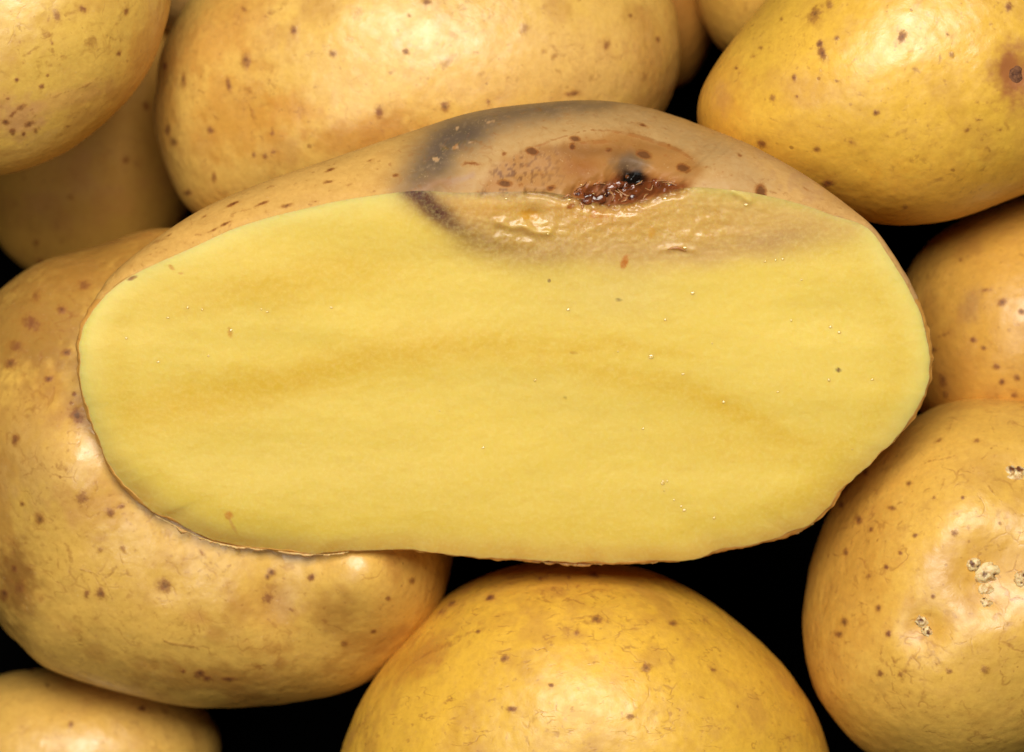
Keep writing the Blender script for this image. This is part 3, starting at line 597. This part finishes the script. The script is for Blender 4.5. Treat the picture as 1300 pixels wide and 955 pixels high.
def paint_face(p, e):
    q = np.concatenate([p, np.zeros((len(p), 1))], 1)
    wv = np.stack([fbm(q / 60, 71, 3), fbm(q / 60, 72, 3)], -1)
    pw = p + wv * np.array([14, 8])
    col = np.tile(lin(228, 197, 88), (len(p), 1))
    col *= (1 + 0.035 * fbm(q / np.array([150.0, 60, 1]), 73, 3))[:, None]
    # paler cortex near the rim, deeper yellow along the vascular streaks
    col = over(col, (232, 210, 118), 0.75 * np.exp(-(e / 26.0) ** 2))
    col = over(col, (214, 160, 66), 0.8 * np.exp(-(e / 24.0) ** 2) * sstep(500, 640, p[:, 1]) * (1 + 0.3 * fbm(q / 30.0, 78, 2)))
    col = over(col, (216, 180, 58), 0.35 * np.exp(-((e - 46 - 10 * fbm(q / 80.0, 79, 2)) / 15.0) ** 2) * sstep(320, 420, p[:, 1]))
    def band(L, wd, c, st, taper=True):
        nonlocal col
        d, t = seg_dist(pw, L)
        k = np.sin(np.pi * np.clip(t, 0.02, 0.98)) ** 0.5 if taper else 1
        col = over(col, c, st * k * np.exp(-(d / wd) ** 2) * (1 + 0.25 * fbm(q / 22.0, 74, 3)))
    Y1 = (216, 174, 48)
    band([(135, 520), (230, 508), (340, 488), (450, 462), (560, 440), (680, 446), (780, 458)], 26, Y1, .8)
    band([(140, 545), (240, 520), (380, 500)], 30, Y1, .45)
    band([(690, 436), (800, 440), (900, 452)], 12, Y1, .6)
    band([(700, 470), (830, 486), (900, 510), (980, 548), (1060, 566)], 17, Y1, .75)
    band([(200, 395), (300, 370), (420, 345), (520, 345)], 22, Y1, .6)
    band([(300, 360), (370, 378), (460, 360)], 22, Y1, .4)
    band([(820, 540), (950, 570), (1060, 580)], 24, Y1, .35)
    band([(960, 660), (1040, 620), (1090, 580)], 18, (214, 176, 60), .5)
    band([(180, 600), (420, 610), (700, 640), (900, 660)], 50, (220, 188, 80), .5)
    band([(560, 470), (700, 500), (850, 560)], 30, (227, 197, 94), .6)
    band([(860, 400), (1000, 420), (1120, 470)], 60, (234, 205, 98), .6)
    # rot: stained flesh below the patch, brown front along its left, soft ochre lower front
    ROT = [(528, 243), (548, 268), (580, 292), (620, 312), (690, 326), (770, 346), (850, 346), (930, 332), (1010, 318), (1070, 305), (1085, 285), (1020, 262), (940, 245), (860, 236), (740, 240), (620, 238)]
    sd = poly_sdf(pw, ROT) 
    col = over(col, (206, 164, 90), 0.95 * sstep(20, -26, sd))
    col = over(col, (196, 145, 75), 0.9 * sstep(60, 10, np.hypot((pw[:, 0] - 760) / 1.9, pw[:, 1] - 262)))
    col = over(col, (208, 162, 86), 0.55 * np.exp(-((pw[:, 0] - 900) / 90) ** 2 - ((pw[:, 1] - 285) / 22) ** 2))
    col = over(col, (208, 156, 74), 0.7 * np.exp(-((pw[:, 0] - 620) / 70) ** 2 - ((pw[:, 1] - 268) / 14) ** 2))
    col = over(col, (186, 144, 86), 0.75 * np.exp(-((pw[:, 0] - 980) / 70) ** 2 - ((pw[:, 1] - 306) / 13) ** 2))
    col = over(col, (190, 146, 84), 0.7 * np.exp(-((pw[:, 0] - 800) / 190) ** 2 - ((pw[:, 1] - 322) / 14) ** 2))
    col = over(col, (218, 188, 102), 0.6 * np.exp(-((pw[:, 0] - 780) / 80) ** 2 - ((pw[:, 1] - 372) / 40) ** 2))
    d, t = seg_dist(pw, [(524, 243), (545, 266), (575, 288), (605, 303), (650, 318), (700, 330)])
    col = over(col, (138, 88, 46), 0.92 * np.exp(-(d / (20 + 6 * t)) ** 2) * (1 - 0.65 * t))
    col = over(col, (92, 43, 13), 0.97 * np.exp(-(d / (12 - 3 * t)) ** 2) * sstep(0.85, 0.2, t) * (1 + 0.3 * fbm(q / 9.0, 76, 2)))
    d, t = seg_dist(p, [(525, 243), (540, 260), (556, 274)])
    col = over(col, (86, 38, 12), 0.8 * np.exp(-(d / 7.0) ** 2))
    # where the rot has gone through, flesh and skin above the cut share one stain
    win = sstep(540, 600, p[:, 0]) * sstep(900, 840, p[:, 0]) * (p[:, 1] < 330)
    a = (win * np.exp(-(e / 15.0) ** 2) * 0.95)[:, None]
    m_ = a[:, 0] > 0.01
    col[m_] = col[m_] * (1 - a[m_]) + paint_skin(p[m_]) * a[m_]
    # rusty flecks
    for x, y, rx, ry, an, c, st in ((792, 333, 4, 8, 15, (190, 112, 30), .95), (725, 264, 6, 3, -20, (150, 84, 30), .9), (755, 270, 4, 3, 0, (190, 120, 44), .7), (826, 297, 4, 7, 10, (206, 150, 60), .7), (288, 656, 5, 5, 0, (206, 140, 52), .9), (292, 668, 2, 12, -25, (208, 152, 70), .7), (293, 423, 2.5, 6, -10, (206, 150, 56), .8), (220, 340, 4, 2, 40, (206, 142, 50), .8), (232, 348, 3, 1.6, 0, (206, 142, 50), .7),
                                (170, 354, 6, 2, -25, (150, 84, 30), .9), (697, 357, 2, 2, 0, (140, 100, 30), .9), (785, 381, 2, 2, 0, (120, 84, 30), .9), (1064, 470, 2.5, 2.5, 0, (120, 80, 30), .95), (728, 448, 4, 2, 0, (190, 140, 40), .6), (718, 505, 2, 2, 0, (170, 130, 40), .6), (860, 315, 10, 2.5, -5, (200, 140, 60), .7), (757, 277, 12, 2, 0, (190, 120, 50), .6), (672, 274, 11, 6, 0, (206, 148, 48), .85)):
        f = spots_field(p, [(x, y, rx, ry, an)]); col = over(col, c, st * sstep(0.3, 0.62, f + 0.15 * fbm(q / 4.0, 77, 2) * (f > 0.05)))
    return col

def paint_pit(p, col):
    q = np.concatenate([p, np.zeros((len(p), 1))], 1)
    sd = poly_sdf(p, PIT) + 3 * fbm(q / 7.0, 81, 2)
    col = over(col, (160, 100, 48), 0.85 * sstep(15, -2, sd))
    n = fbm(q / 9.0, 82, 3)
    pc = lin(112, 56, 26) * (1 + 0.55 * n)[:, None]
    a = sstep(3, -5, sd)[:, None] * 0.95
    col = col * (1 - a) + pc * a
    col = over(col, (158, 104, 70), 0.7 * sstep(0.05, 0.4, fbm(q / 11.0, 83, 2)) * sstep(2, -6, sd) * sstep(800, 770, p[:, 0]))
    d = np.hypot((p[:, 0] - 799) / 1.5, p[:, 1] - 210)
    col = over(col, (92, 78, 66), 0.75 * sstep(24, 4, d + 4 * n))
    d = np.hypot((p[:, 0] - 802) / 1.55, p[:, 1] - 227)
    return over(col, (16, 12, 9), sstep(15, 7, d + 3 * n))

wet_f = np.clip(np.maximum(sstep(30, -10, poly_sdf(P, PIT)), 0.8 * sstep(40, 10, np.abs(P[:, 1] - 285)) * sstep(600, 660, P[:, 0]) * sstep(960, 880, P[:, 0])), 0, 1)

def flesh_material():
    m = NT("potato_flesh"); co = m.coords((0, 0, 0)); cs = m.coords((3, 3, 3), (0.6, 1, 1))
    tint = m.attr('tint', True); wet = m.attr('wet')
    fine = m.noise(co, 18, 5, 0.65); grain = m.noise(cs, 7, 4, 0.6); med = m.noise(cs, 2.2, 4, 0.6)
    col = m.mix(m.ramp(fine.outputs[0], 0.40, 0.72, 0, 0.20), tint, tuple(lin(236, 218, 136)))
    col = m.mix(m.ramp(grain.outputs[0], 0.5, 0.75, 0, 0.10), col, tuple(lin(222, 180, 62)), 'MULTIPLY')
    col = m.mix(m.ramp(med.outputs[0], 0.5, 0.8, 0, 0.15), col, tuple(lin(220, 188, 68)))
    m.l(col, m.bsdf.inputs['Base Color'])
    b = m.bsdf.inputs
    b['Subsurface Weight'].default_value = 0.6; b['Subsurface Radius'].default_value = (1.0, 0.7, 0.2); b['Subsurface Scale'].default_value = 0.0022
    rg = m.math('SUBTRACT', m.ramp(fine.outputs[0], 0.3, 0.7, 0.36, 0.50), m.math('MULTIPLY', wet, 0.26))
    m.l(rg, b['Roughness']); b['Specular IOR Level'].default_value = 0.4
    h = m.math('MULTIPLY', m.noise(co, 12, 4, 0.6).outputs[0], 0.7)
    h = m.math('ADD', h, m.math('MULTIPLY', m.noise(co, 45, 3, 0.6).outputs[0], 0.15))
    h = m.math('ADD', h, m.math('MULTIPLY', grain.outputs[0], 0.25))
    h = m.math('ADD', h, m.math('MULTIPLY', m.math('MULTIPLY', m.noise(co, 9, 3, 0.6, 1.5).outputs[0], wet), 0.9))
    bp = m.n('ShaderNodeBump'); bp.inputs['Strength'].default_value = 0.5; bp.inputs['Distance'].default_value = 0.00008
    m.l(h, bp.inputs['Height']); m.l(bp.outputs[0], b['Normal'])
    return m.m

# skin body: from the rim outwards over the girth and round underneath
nb = len(loop); tl = th[loop]
Fl = fF(tl); Sl = fS(tl)
band_w = np.hypot(*(Sl - Fl).T)
Zrim = Zf[loop]
zE = Zrim - np.clip(band_w * 1.05, 5, 170) 
zE = zE - 3 - 7 * sstep(10, 40, band_w)
UP, DN = 64, 24
rings = []; Pr = []
for k in range(UP + 1):
    a = k / UP * np.pi / 2
    a0 = (0.55 - 0.42 * sstep(560, 640, Fl[:, 0]) * sstep(960, 880, Fl[:, 0]) * (Fl[:, 1] < 400))[:, None]; a = a0 + (np.pi / 2 - a0) * k / UP                     # the skin leaves the cut at a slope
    p2 = Fl + (Sl - Fl) * (np.sin(a) - np.sin(a0)) / (1 - np.sin(a0))
    z = Zrim - (Zrim - zE) * (1 - (np.cos(a) / np.cos(a0))[:, 0])
    rings.append(np.stack([p2[:, 0] - CX, CY - p2[:, 1], z], -1)); Pr.append(p2)
zbot = -250.0
c0 = np.array([CC[0] + 0.0, CC[1] - 20.0])
for k in range(1, DN):
    a = k / DN * np.pi / 2
    p2 = c0 + (Sl - c0) * math.cos(a) ** 0.75
    z = zE + (zbot - zE) * math.sin(a) ** 1.05
    rings.append(np.stack([p2[:, 0] - CX, CY - p2[:, 1], z], -1)); Pr.append(p2)
nr = len(rings)
Vs = np.concatenate(rings + [np.array([[c0[0] - CX, CY - c0[1], zbot]])]); Ps = np.concatenate(Pr + [c0[None]])
ki = np.arange(nr - 1)[:, None] * nb; ji = np.arange(nb)[None]; jn = (ji + 1) % nb
Qs = np.stack([(ki + ji).ravel(), (ki + nb + ji).ravel(), (ki + nb + jn).ravel(), (ki + jn).ravel()], -1)
last = (nr - 1) * nb
Ts = np.stack([last + np.arange(nb), np.full(nb, nr * nb), last + (np.arange(nb) + 1) % nb], -1)
ringi = np.concatenate([np.repeat(np.arange(nr), nb), [nr]])
# relief on the upper skin; the rim ring keeps exactly the height of the face edge
fade = sstep(0, 6, ringi)
rel_rim = relief(Ps[:nb]); rel = relief(Ps)
k_in = np.where(ringi <= UP, np.cos(ringi / UP * np.pi / 2), 0)
rim_rep = np.concatenate([np.tile(rel_rim, nr), [0]])
Vs[:, 2] += np.where(ringi <= UP, rel - rim_rep * k_in, 0) 
skn = 3.0 * fbm(Vs / 120.0, 91, 2) + 0.9 * fbm(Vs / 26.0, 92, 2) + 0.45 * fbm(Vs / 7.0, 93, 2)
Vs[:, 2] += skn * fade * np.where(ringi <= UP, 1, 0.5)
# a ragged rim: tiny nicks where the knife dragged the skin
nick = 2.2 * fbm(np.stack([Ps[:, 0] / 14.0, Ps[:, 1] / 14.0, np.zeros(len(Ps))], -1), 95, 2)
outw = Vs[:, :2] - np.array([CC[0] - CX, CY - CC[1]]); outw /= np.linalg.norm(outw, axis=1)[:, None] + 1e-6
lowm = sstep(330, 420, Ps[:, 1]) * (ringi >= UP - 30) * (ringi < UP + 4)
Vs[:, :2] += outw * (nick * lowm)[:, None]

def paint_skin(p):
    q = np.concatenate([p, np.zeros((len(p), 1))], 1)
    pw = p + np.stack([fbm(q / 40, 101, 3), fbm(q / 40, 102, 3)], -1) * 9
    col = np.tile(lin(216, 168, 88), (len(p), 1))
    col *= (1 + 0.10 * fbm(q / np.array([60.0, 20, 1]), 103, 3))[:, None]
    col = over(col, (206, 162, 100), 0.8 * sstep(880, 960, p[:, 0]))
    col = over(col, (192, 148, 100), 0.5 * sstep(900, 1000, p[:, 0]) * sstep(0.0, 0.4, fbm(q / 14.0, 104, 3)))
    # stained belt, tan within the grey front
    ZON = [(535, 245), (545, 205), (575, 172), (630, 148), (720, 132), (820, 136), (900, 168), (960, 215), (960, 250), (740, 262), (600, 250)]
    sd = poly_sdf(pw, ZON)
    col = over(col, (188, 150, 98), 0.85 * sstep(14, -14, sd))
    d, t = seg_dist(pw, [(533, 246), (538, 222), (552, 192), (578, 168), (620, 150), (690, 135), (760, 125), (830, 128), (900, 152), (960, 182), (1020, 222)])
    col = over(col, (118, 95, 74), 0.93 * np.exp(-(d / (35 - 22 * sstep(0.3, 0.6, t))) ** 2) * (1 - 0.72 * sstep(0.5, 0.85, t)))
    d, t = seg_dist(pw, [(556, 205), (566, 186), (592, 168)])
    col = over(col, (94, 77, 64), 0.85 * np.exp(-(d / 19) ** 2))
    d, t = seg_dist(pw, [(528, 243), (560, 232), (600, 222)])
    col = over(col, (176, 142, 116), 0.7 * np.exp(-(d / 4) ** 2))
    col = over(col, (150, 104, 60), 0.6 * np.exp(-((pw[:, 0] - 560) / 34) ** 2 - ((pw[:, 1] - 236) / 9) ** 2))
    # sunken brown patch
    sp = poly_sdf(pw, PATCH)
    pat = sstep(9, -9, sp + 4 * fbm(q / 12.0, 110, 3))
    col = over(col, (168, 116, 58), 0.9 * pat)
    col = over(col, (176, 126, 68), 0.6 * pat * np.exp(-((pw[:, 0] - 690) / 50) ** 2 - ((pw[:, 1] - 228) / 16) ** 2))
    col = over(col, (150, 90, 36), 0.8 * pat * np.exp(-((pw[:, 0] - 738) / 26) ** 2 - ((pw[:, 1] - 212) / 20) ** 2))
    col = over(col, (128, 82, 36), 0.65 * pat * np.exp(-((pw[:, 0] - 760) / 90) ** 2 - ((pw[:, 1] - 190) / 9) ** 2))
    col = over(col, (104, 58, 20), 0.75 * pat * sstep(0.08, 0.42, fbm(q / 4.5, 106, 3)) * sstep(760, 640, p[:, 0]))
    col = over(col, (196, 152, 100), 0.6 * np.exp(-((pw[:, 0] - 845) / 30) ** 2 - ((pw[:, 1] - 232) / 8) ** 2))
    # pale flaking flecks over the grey
    fl = [(554, 204, 3.5, 2.4, 0), (580, 163, 3, 2, 0, .8), (592, 184, 11, 2, -12, .75), (578, 189, 5, 2, 0, .7), (622, 155, 5, 2, 0, .7)]
    f = spots_field(p, fl); col = over(col, (206, 164, 116), 0.7 * sstep(0.35, 0.65, f + 0.5 * fbm(q / 4.0, 107, 2) * (f > 0.05)))
    fr = sstep(0.25, 0.55, fbm(q / np.array([5.0, 3.0, 1]), 108, 2)) * sstep(30, 5, np.abs(poly_sdf(pw, ZON)))
    col = over(col, (190, 156, 116), 0.16 * fr)
    return col

skin_spots = [(640.5, 235, 8, 3.6, 8, 1.6), (675, 194, 7, 4, 15, 1.6), (670, 190, 3, 2, 0), (640, 197, 3, 2.5, 0), (699, 241, 6, 3, -10, 1.3), (602, 210, 15, 2.6, 2, .85), (592, 210, 5, 3.5, 0, .8), (504, 225, 5, 2, 0), (730, 178, 6, 3.4, 10, 1.5), (726, 188, 3.6, 3.2, 40, 1.5), (772, 192, 4.5, 3.2, 0, 1.1), (817, 197, 9, 4.6, 15, 1.5), (866, 215, 7, 4.6, 20, 1.6), (870, 220, 4, 3, 60), (816, 158, 7, 2.4, 15), (849, 185, 3, 2, 20), (742, 206, 3, 2.5, 0, .7), (660, 237, 4, 4, 0, .7), (806, 186, 3, 2, 0, .7),
              (963, 247, 6, 9, 5, 1.5), (938, 198, 5, 2, 30, .9), (926, 225, 2, 2, 0, .8), (297, 260, 8, 2.2, -25), (366, 263, 7, 2.6, -12), (335, 260, 9, 2, -22, .9), (288, 286, 7, 1.8, -25), (272, 294, 8, 1.6, -22, .8), (420, 217, 6, 2, -25), (418, 233, 6, 2, -12), (470, 205, 5, 1.8, -20, .7), (402, 258, 5, 1.6, -10, .7), (446, 236, 4, 1.6, -10, .7), (340, 240, 5, 1.8, -20, .6), (260, 276, 5, 1.5, -30, .7), (215, 300, 5, 1.6, -35, .7), (480, 217, 3, 1.5, 0, .6), (895, 214, 2, 2, 0, .8), (850, 228, 2, 2, 0, .7), (1020, 240, 7, 2, 30, .6), (690, 172, 2, 1.5, 0, .6)]
skin_lines = [([(655, 199), (690, 184), (725, 172), (755, 166), (800, 171), (850, 187), (876, 203), (885, 222)], 2.6, 1.3), ([(700, 187), (730, 184), (770, 181), (790, 184)], 2.4, 1.2), ([(1000, 258), (1030, 264)], 1.4, .6), ([(260, 290), (300, 272), (345, 262)], 1.3, .6), ([(820, 226), (850, 224), (866, 226)], 1.3, .6)]
low_r = (ringi <= UP + 1)
tint_s = paint_pit(Ps, paint_skin(Ps))
tint_s[~low_r] = lin(206, 156, 80)
under = (Ps[:, 1] > 380) & (ringi > 3)
tint_s[under] = lin(208, 150, 70) * (1 + 0.12 * fbm(Vs[under] / 20.0, 109, 2))[:, None]

cut = bpy.data.objects.new("cut_potato", None); C.objects.link(cut)
cut.location = (0, 0, zbot * U); cut.empty_display_size = 0.01
tag(cut, "potato half cut lengthwise, yellow flesh facing up, rotten brown patch on its upper rim", "cut potato")
off = np.array([0, 0, zbot])
skin_cut = skin_material("skin_of_cut_half", (55, 3, 8), 0.3, 0.35, 0.5, 0.50, streak=(0.6, 2.5, 1.0), spec=0.22)
link("skin", make_mesh("skin", (Vs - off) * U, Qs, skin_cut, {"tint": tint_s, "spot": spots_field(Ps, skin_spots) * low_r, "crack": lines_field(Ps, skin_lines) * low_r, "wet": sstep(6, -4, poly_sdf(Ps, PIT)) * low_r}, Ts), cut)
tint_f = paint_pit(P, paint_face(P, edge))
face = link("cut_face", make_mesh("cut_face", (Vf - off) * U, Qf, flesh_material(), {"tint": tint_f, "wet": wet_f}), cut)

# height of the face / skin under a photo position
def face_z(x, y):
    i = np.argmin((P[:, 0] - x) ** 2 + (P[:, 1] - y) ** 2); dF = (P[i, 0] - x) ** 2 + (P[i, 1] - y) ** 2
    j = np.argmin((Ps[:(UP + 1) * nb, 0] - x) ** 2 + (Ps[:(UP + 1) * nb, 1] - y) ** 2); dS = (Ps[j, 0] - x) ** 2 + (Ps[j, 1] - y) ** 2
    return Vf[i, 2] if dF <= dS else Vs[j, 2]

# juice beads: tiny wet domes that catch the lamp
def wet_material():
    m = NT("potato_juice")
    b = m.bsdf.inputs
    b['Base Color'].default_value = (*lin(212, 178, 92), 1); b['Roughness'].default_value = 0.09; b['IOR'].default_value = 1.5; b['Specular IOR Level'].default_value = 0.9
    return m.m
JUICE = wet_material()
beads = [(720, 397, 5), (882, 373, 4.5), (1056, 486, 4.5), (922, 513, 3.5), (826, 454, 5), (864, 477, 3), (786, 444, 3), (678, 484, 3.5), (205, 462, 3.5), (163, 429, 3), (292, 418, 3.5), (265, 449, 3), (418, 394, 3), (243, 391, 3.5), (256, 393, 3), (213, 403, 3), (814, 541, 3), (846, 613, 4.5), (840, 614, 3), (852, 612, 3), (848, 622, 3), (858, 633, 3), (866, 641, 3), (872, 650, 3), (905, 662, 3.5), (1086, 571, 3), (848, 407, 3), (1000, 406, 3), (1052, 419, 3.5), (1062, 420, 3), (973, 332, 3), (985, 334, 3.5), (996, 333, 3.5), (1020, 353, 3), (826, 309, 5), (829, 303, 4), (870, 317, 4), (858, 320, 3.5), (850, 322, 3), (938, 247, 5), (942, 258, 5), (948, 261, 3), (765, 317, 4), (750, 317, 3), (846, 258, 4.5), (850, 263, 3), (757, 262, 5), (770, 248, 4), (735, 240, 4), (790, 238, 4), (808, 244, 4), (820, 232, 4), (752, 252, 4), (792, 256, 4), (760, 238, 4), (746, 246, 3), (722, 252, 4), (776, 256, 5), (740, 262, 3), (833, 238, 4), (850, 236, 3), (660, 288, 4), (668, 289, 3), (689, 297, 4), (695, 296, 3), (650, 286, 3), (683, 257, 3), (668, 279, 4), (640, 251, 3), (1105, 480, 2.5), (905, 440, 2.5), (560, 520, 2.5), (610, 565, 2.5), (990, 500, 2.5), (380, 560, 2), (340, 394, 2.5), (330, 391, 2.5)]
BV, BQ, BT, nv = [], [], [], 0
for i, (x, y, r) in enumerate(beads):
    r *= .55
    if y < 330 and 560 < x < 960 and i % 4: continue
    V, Q = dome(8, r * random.uniform(.7, 1.5), r * random.uniform(.6, 1.1), r * .22, 0.3, 200 + i)
    x += random.uniform(-4, 4); y += random.uniform(-4, 4)
    V = V + np.array([x - CX, CY - y, face_z(x, y) + 0.4]); BV.append(V); BQ.append(Q + nv); nv += len(V)
o = link("juice_droplets", make_mesh("juice_droplets", (np.concatenate(BV) - off) * U, np.concatenate(BQ), JUICE), face); o["kind"] = "stuff"

# slimy fibres across the rotten pit
def tube(path, r):
    Pt = open_spline(path, 6); n = len(Pt); K = 6
    V = []; 
    for i in range(n):
        t = Pt[min(i + 1, n - 1)] - Pt[max(i - 1, 0)]; t = t / (np.linalg.norm(t) + 1e-9)
        a = np.cross(t, (0, 0, 1.0)); a /= np.linalg.norm(a) + 1e-9; b = np.cross(a, t)
        rr = r * (0.25 + 0.75 * math.sin(math.pi * min(max(i / (n - 1), .03), .97)))
        for k in range(K):
            g = 2 * math.pi * k / K; V.append(Pt[i] + rr * (a * math.cos(g) + b * math.sin(g)))
    Q = [(i * K + k, i * K + (k + 1) % K, (i + 1) * K + (k + 1) % K, (i + 1) * K + k) for i in range(n - 1) for k in range(K)]
    return np.array(V), np.array(Q)
def slime_material():
    m = NT("slimy_fibre"); b = m.bsdf.inputs
    co = m.coords((1, 2, 3)); n = m.noise(co, 20, 2)
    m.l(m.mix(n.outputs[0], tuple(lin(176, 112, 62)), tuple(lin(206, 156, 104))), b['Base Color'])
    b['Roughness'].default_value = 0.14; b['Subsurface Weight'].default_value = 0.4; b['Subsurface Scale'].default_value = 0.0005
    b['Transmission Weight'].default_value = 0.35; b['IOR'].default_value = 1.38
    return m.m
SLIME = slime_material()
fibres = [[(782, 240), (788, 246), (796, 250), (806, 251)], [(732, 241), (738, 238), (744, 233)], [(806, 236), (812, 233), (816, 229)], [(818, 240), (825, 243), (828, 236)], [(840, 233), (850, 234), (858, 238)], [(752, 236), (760, 234), (768, 235)], [(766, 250), (772, 244), (778, 251), (776, 257)], [(753, 246), (756, 254), (760, 260)], [(788, 258), (794, 255), (795, 249)], [(815, 255), (818, 250), (822, 248)], [(714, 253), (721, 250), (726, 252)], [(772, 235), (775, 240), (774, 244)],
          [(735, 258), (739, 263), (738, 268)], [(846, 318), (858, 316), (870, 320)], [(780, 243), (788, 250), (784, 256)], [(824, 232), (836, 231), (848, 231)]]
TV, TQ, nv = [], [], 0
for L in fibres:
    path = [(x - CX, CY - y, face_z(x, y) + random.uniform(0.5, 3.0)) for x, y in L]
    V, Q = tube(path, random.uniform(1.0, 1.9)); TV.append(V); TQ.append(Q + nv); nv += len(V)
o = link("slime_fibres", make_mesh("slime_fibres", (np.concatenate(TV) - off) * U, np.concatenate(TQ), SLIME), face); o["kind"] = "stuff"

# wet lumps in the pit
LV, LQ, nv = [], [], 0
rr = random.Random(5); n = 0
while n < 16:
    x, y = rr.uniform(730, 864), rr.uniform(228, 264)
    if poly_sdf(np.array([[x, y]]), PIT)[0] > -3: continue
    r = rr.uniform(3.0, 7.5)
    V, Q = dome(10, r * rr.uniform(.8, 1.6), r, r * .32, r * .5, 300 + n)
    LV.append(V + np.array([x - CX, CY - y, face_z(x, y) - 0.5])); LQ.append(Q + nv); nv += len(V); n += 1
def rot_material():
    m = NT("wet_rot"); co = m.coords((6, 2, 8)); n = m.noise(co, 9, 3)
    m.l(m.mix(m.ramp(n.outputs[0], 0.35, 0.65), tuple(lin(66, 28, 12)), tuple(lin(122, 64, 32))), m.bsdf.inputs['Base Color'])
    m.bsdf.inputs['Roughness'].default_value = 0.16; m.bsdf.inputs['Subsurface Weight'].default_value = 0.3; m.bsdf.inputs['Subsurface Scale'].default_value = 0.0005
    return m.m
o = link("rotten_lumps", make_mesh("rotten_lumps", (np.concatenate(LV) - off) * U, np.concatenate(LQ), rot_material()), face); o["kind"] = "stuff"

# torn edge of skin along the lower rim: a thin ragged strip
def torn(path, wmax, seed, z_lift=0.0):
    L = open_spline(path, 26); n = len(L); r = random.Random(seed)
    top, bot = [], []
    q = np.stack([np.arange(n) / 10.0, np.zeros(n), np.zeros(n)], -1)
    ww = wmax * np.clip(0.30 + 1.3 * fbm(q, seed, 4, 0.65), 0.0, 1.2) * np.sin(np.pi * np.linspace(0.03, 0.97, n)) ** 0.5
    V = []
    for i in range(n):
        x, y = L[i]; t = L[min(i + 1, n - 1)] - L[max(i - 1, 0)]; t = t / np.linalg.norm(t); nn = np.array([-t[1], t[0]]);
        if nn[1] < 0: nn = -nn
        z = (face_z(x, y) - 4) if not z_lift else Vf[np.argmin((P[:, 0] - x) ** 2 + (P[:, 1] - y) ** 2), 2] + z_lift - 8
        a = np.array([x, y]) - nn * 1.0; b = np.array([x, y]) + nn * ww[i]; m_ = (a + b) / 2
        for pnt, dz in ((a, 0), (m_, 1.2), (b, -1.0), (m_, -2.5)):
            V.append((pnt[0] - CX, CY - pnt[1], z + dz))
    Q = [(i * 4 + k, i * 4 + (k + 1) % 4, (i + 1) * 4 + (k + 1) % 4, (i + 1) * 4 + k) for i in range(n - 1) for k in range(4)]
    return np.array(V), np.array(Q)
def peel_material():
    m = NT("torn_skin"); co = m.coords((4, 4, 1)); n = m.noise(co, 16, 4)
    m.l(m.mix(m.ramp(n.outputs[0], 0.35, 0.7), tuple(lin(200, 152, 82)), tuple(lin(228, 188, 120))), m.bsdf.inputs['Base Color'])
    m.bsdf.inputs['Roughness'].default_value = 0.45; m.bsdf.inputs['Subsurface Weight'].default_value = 0.3; m.bsdf.inputs['Subsurface Scale'].default_value = 0.0008
    return m.m
PEEL = peel_material()
for k, (path, wd, lift) in enumerate((([(192, 657), (222, 672), (246, 684), (275, 693), (305, 698), (335, 701)], 6.5, 8), ([(350, 703), (380, 706), (412, 707), (440, 704)], 3.5, 7), ([(985, 690), (1012, 679), (1034, 665), (1052, 650)], 6, 0), ([(655, 714), (700, 717), (760, 719), (820, 717), (860, 713)], 4, 0))):
    V, Q = torn(path, wd, 400 + k, lift)
    link("torn_skin_edge", make_mesh("torn_skin_edge", (V - off) * U, Q, PEEL), cut)
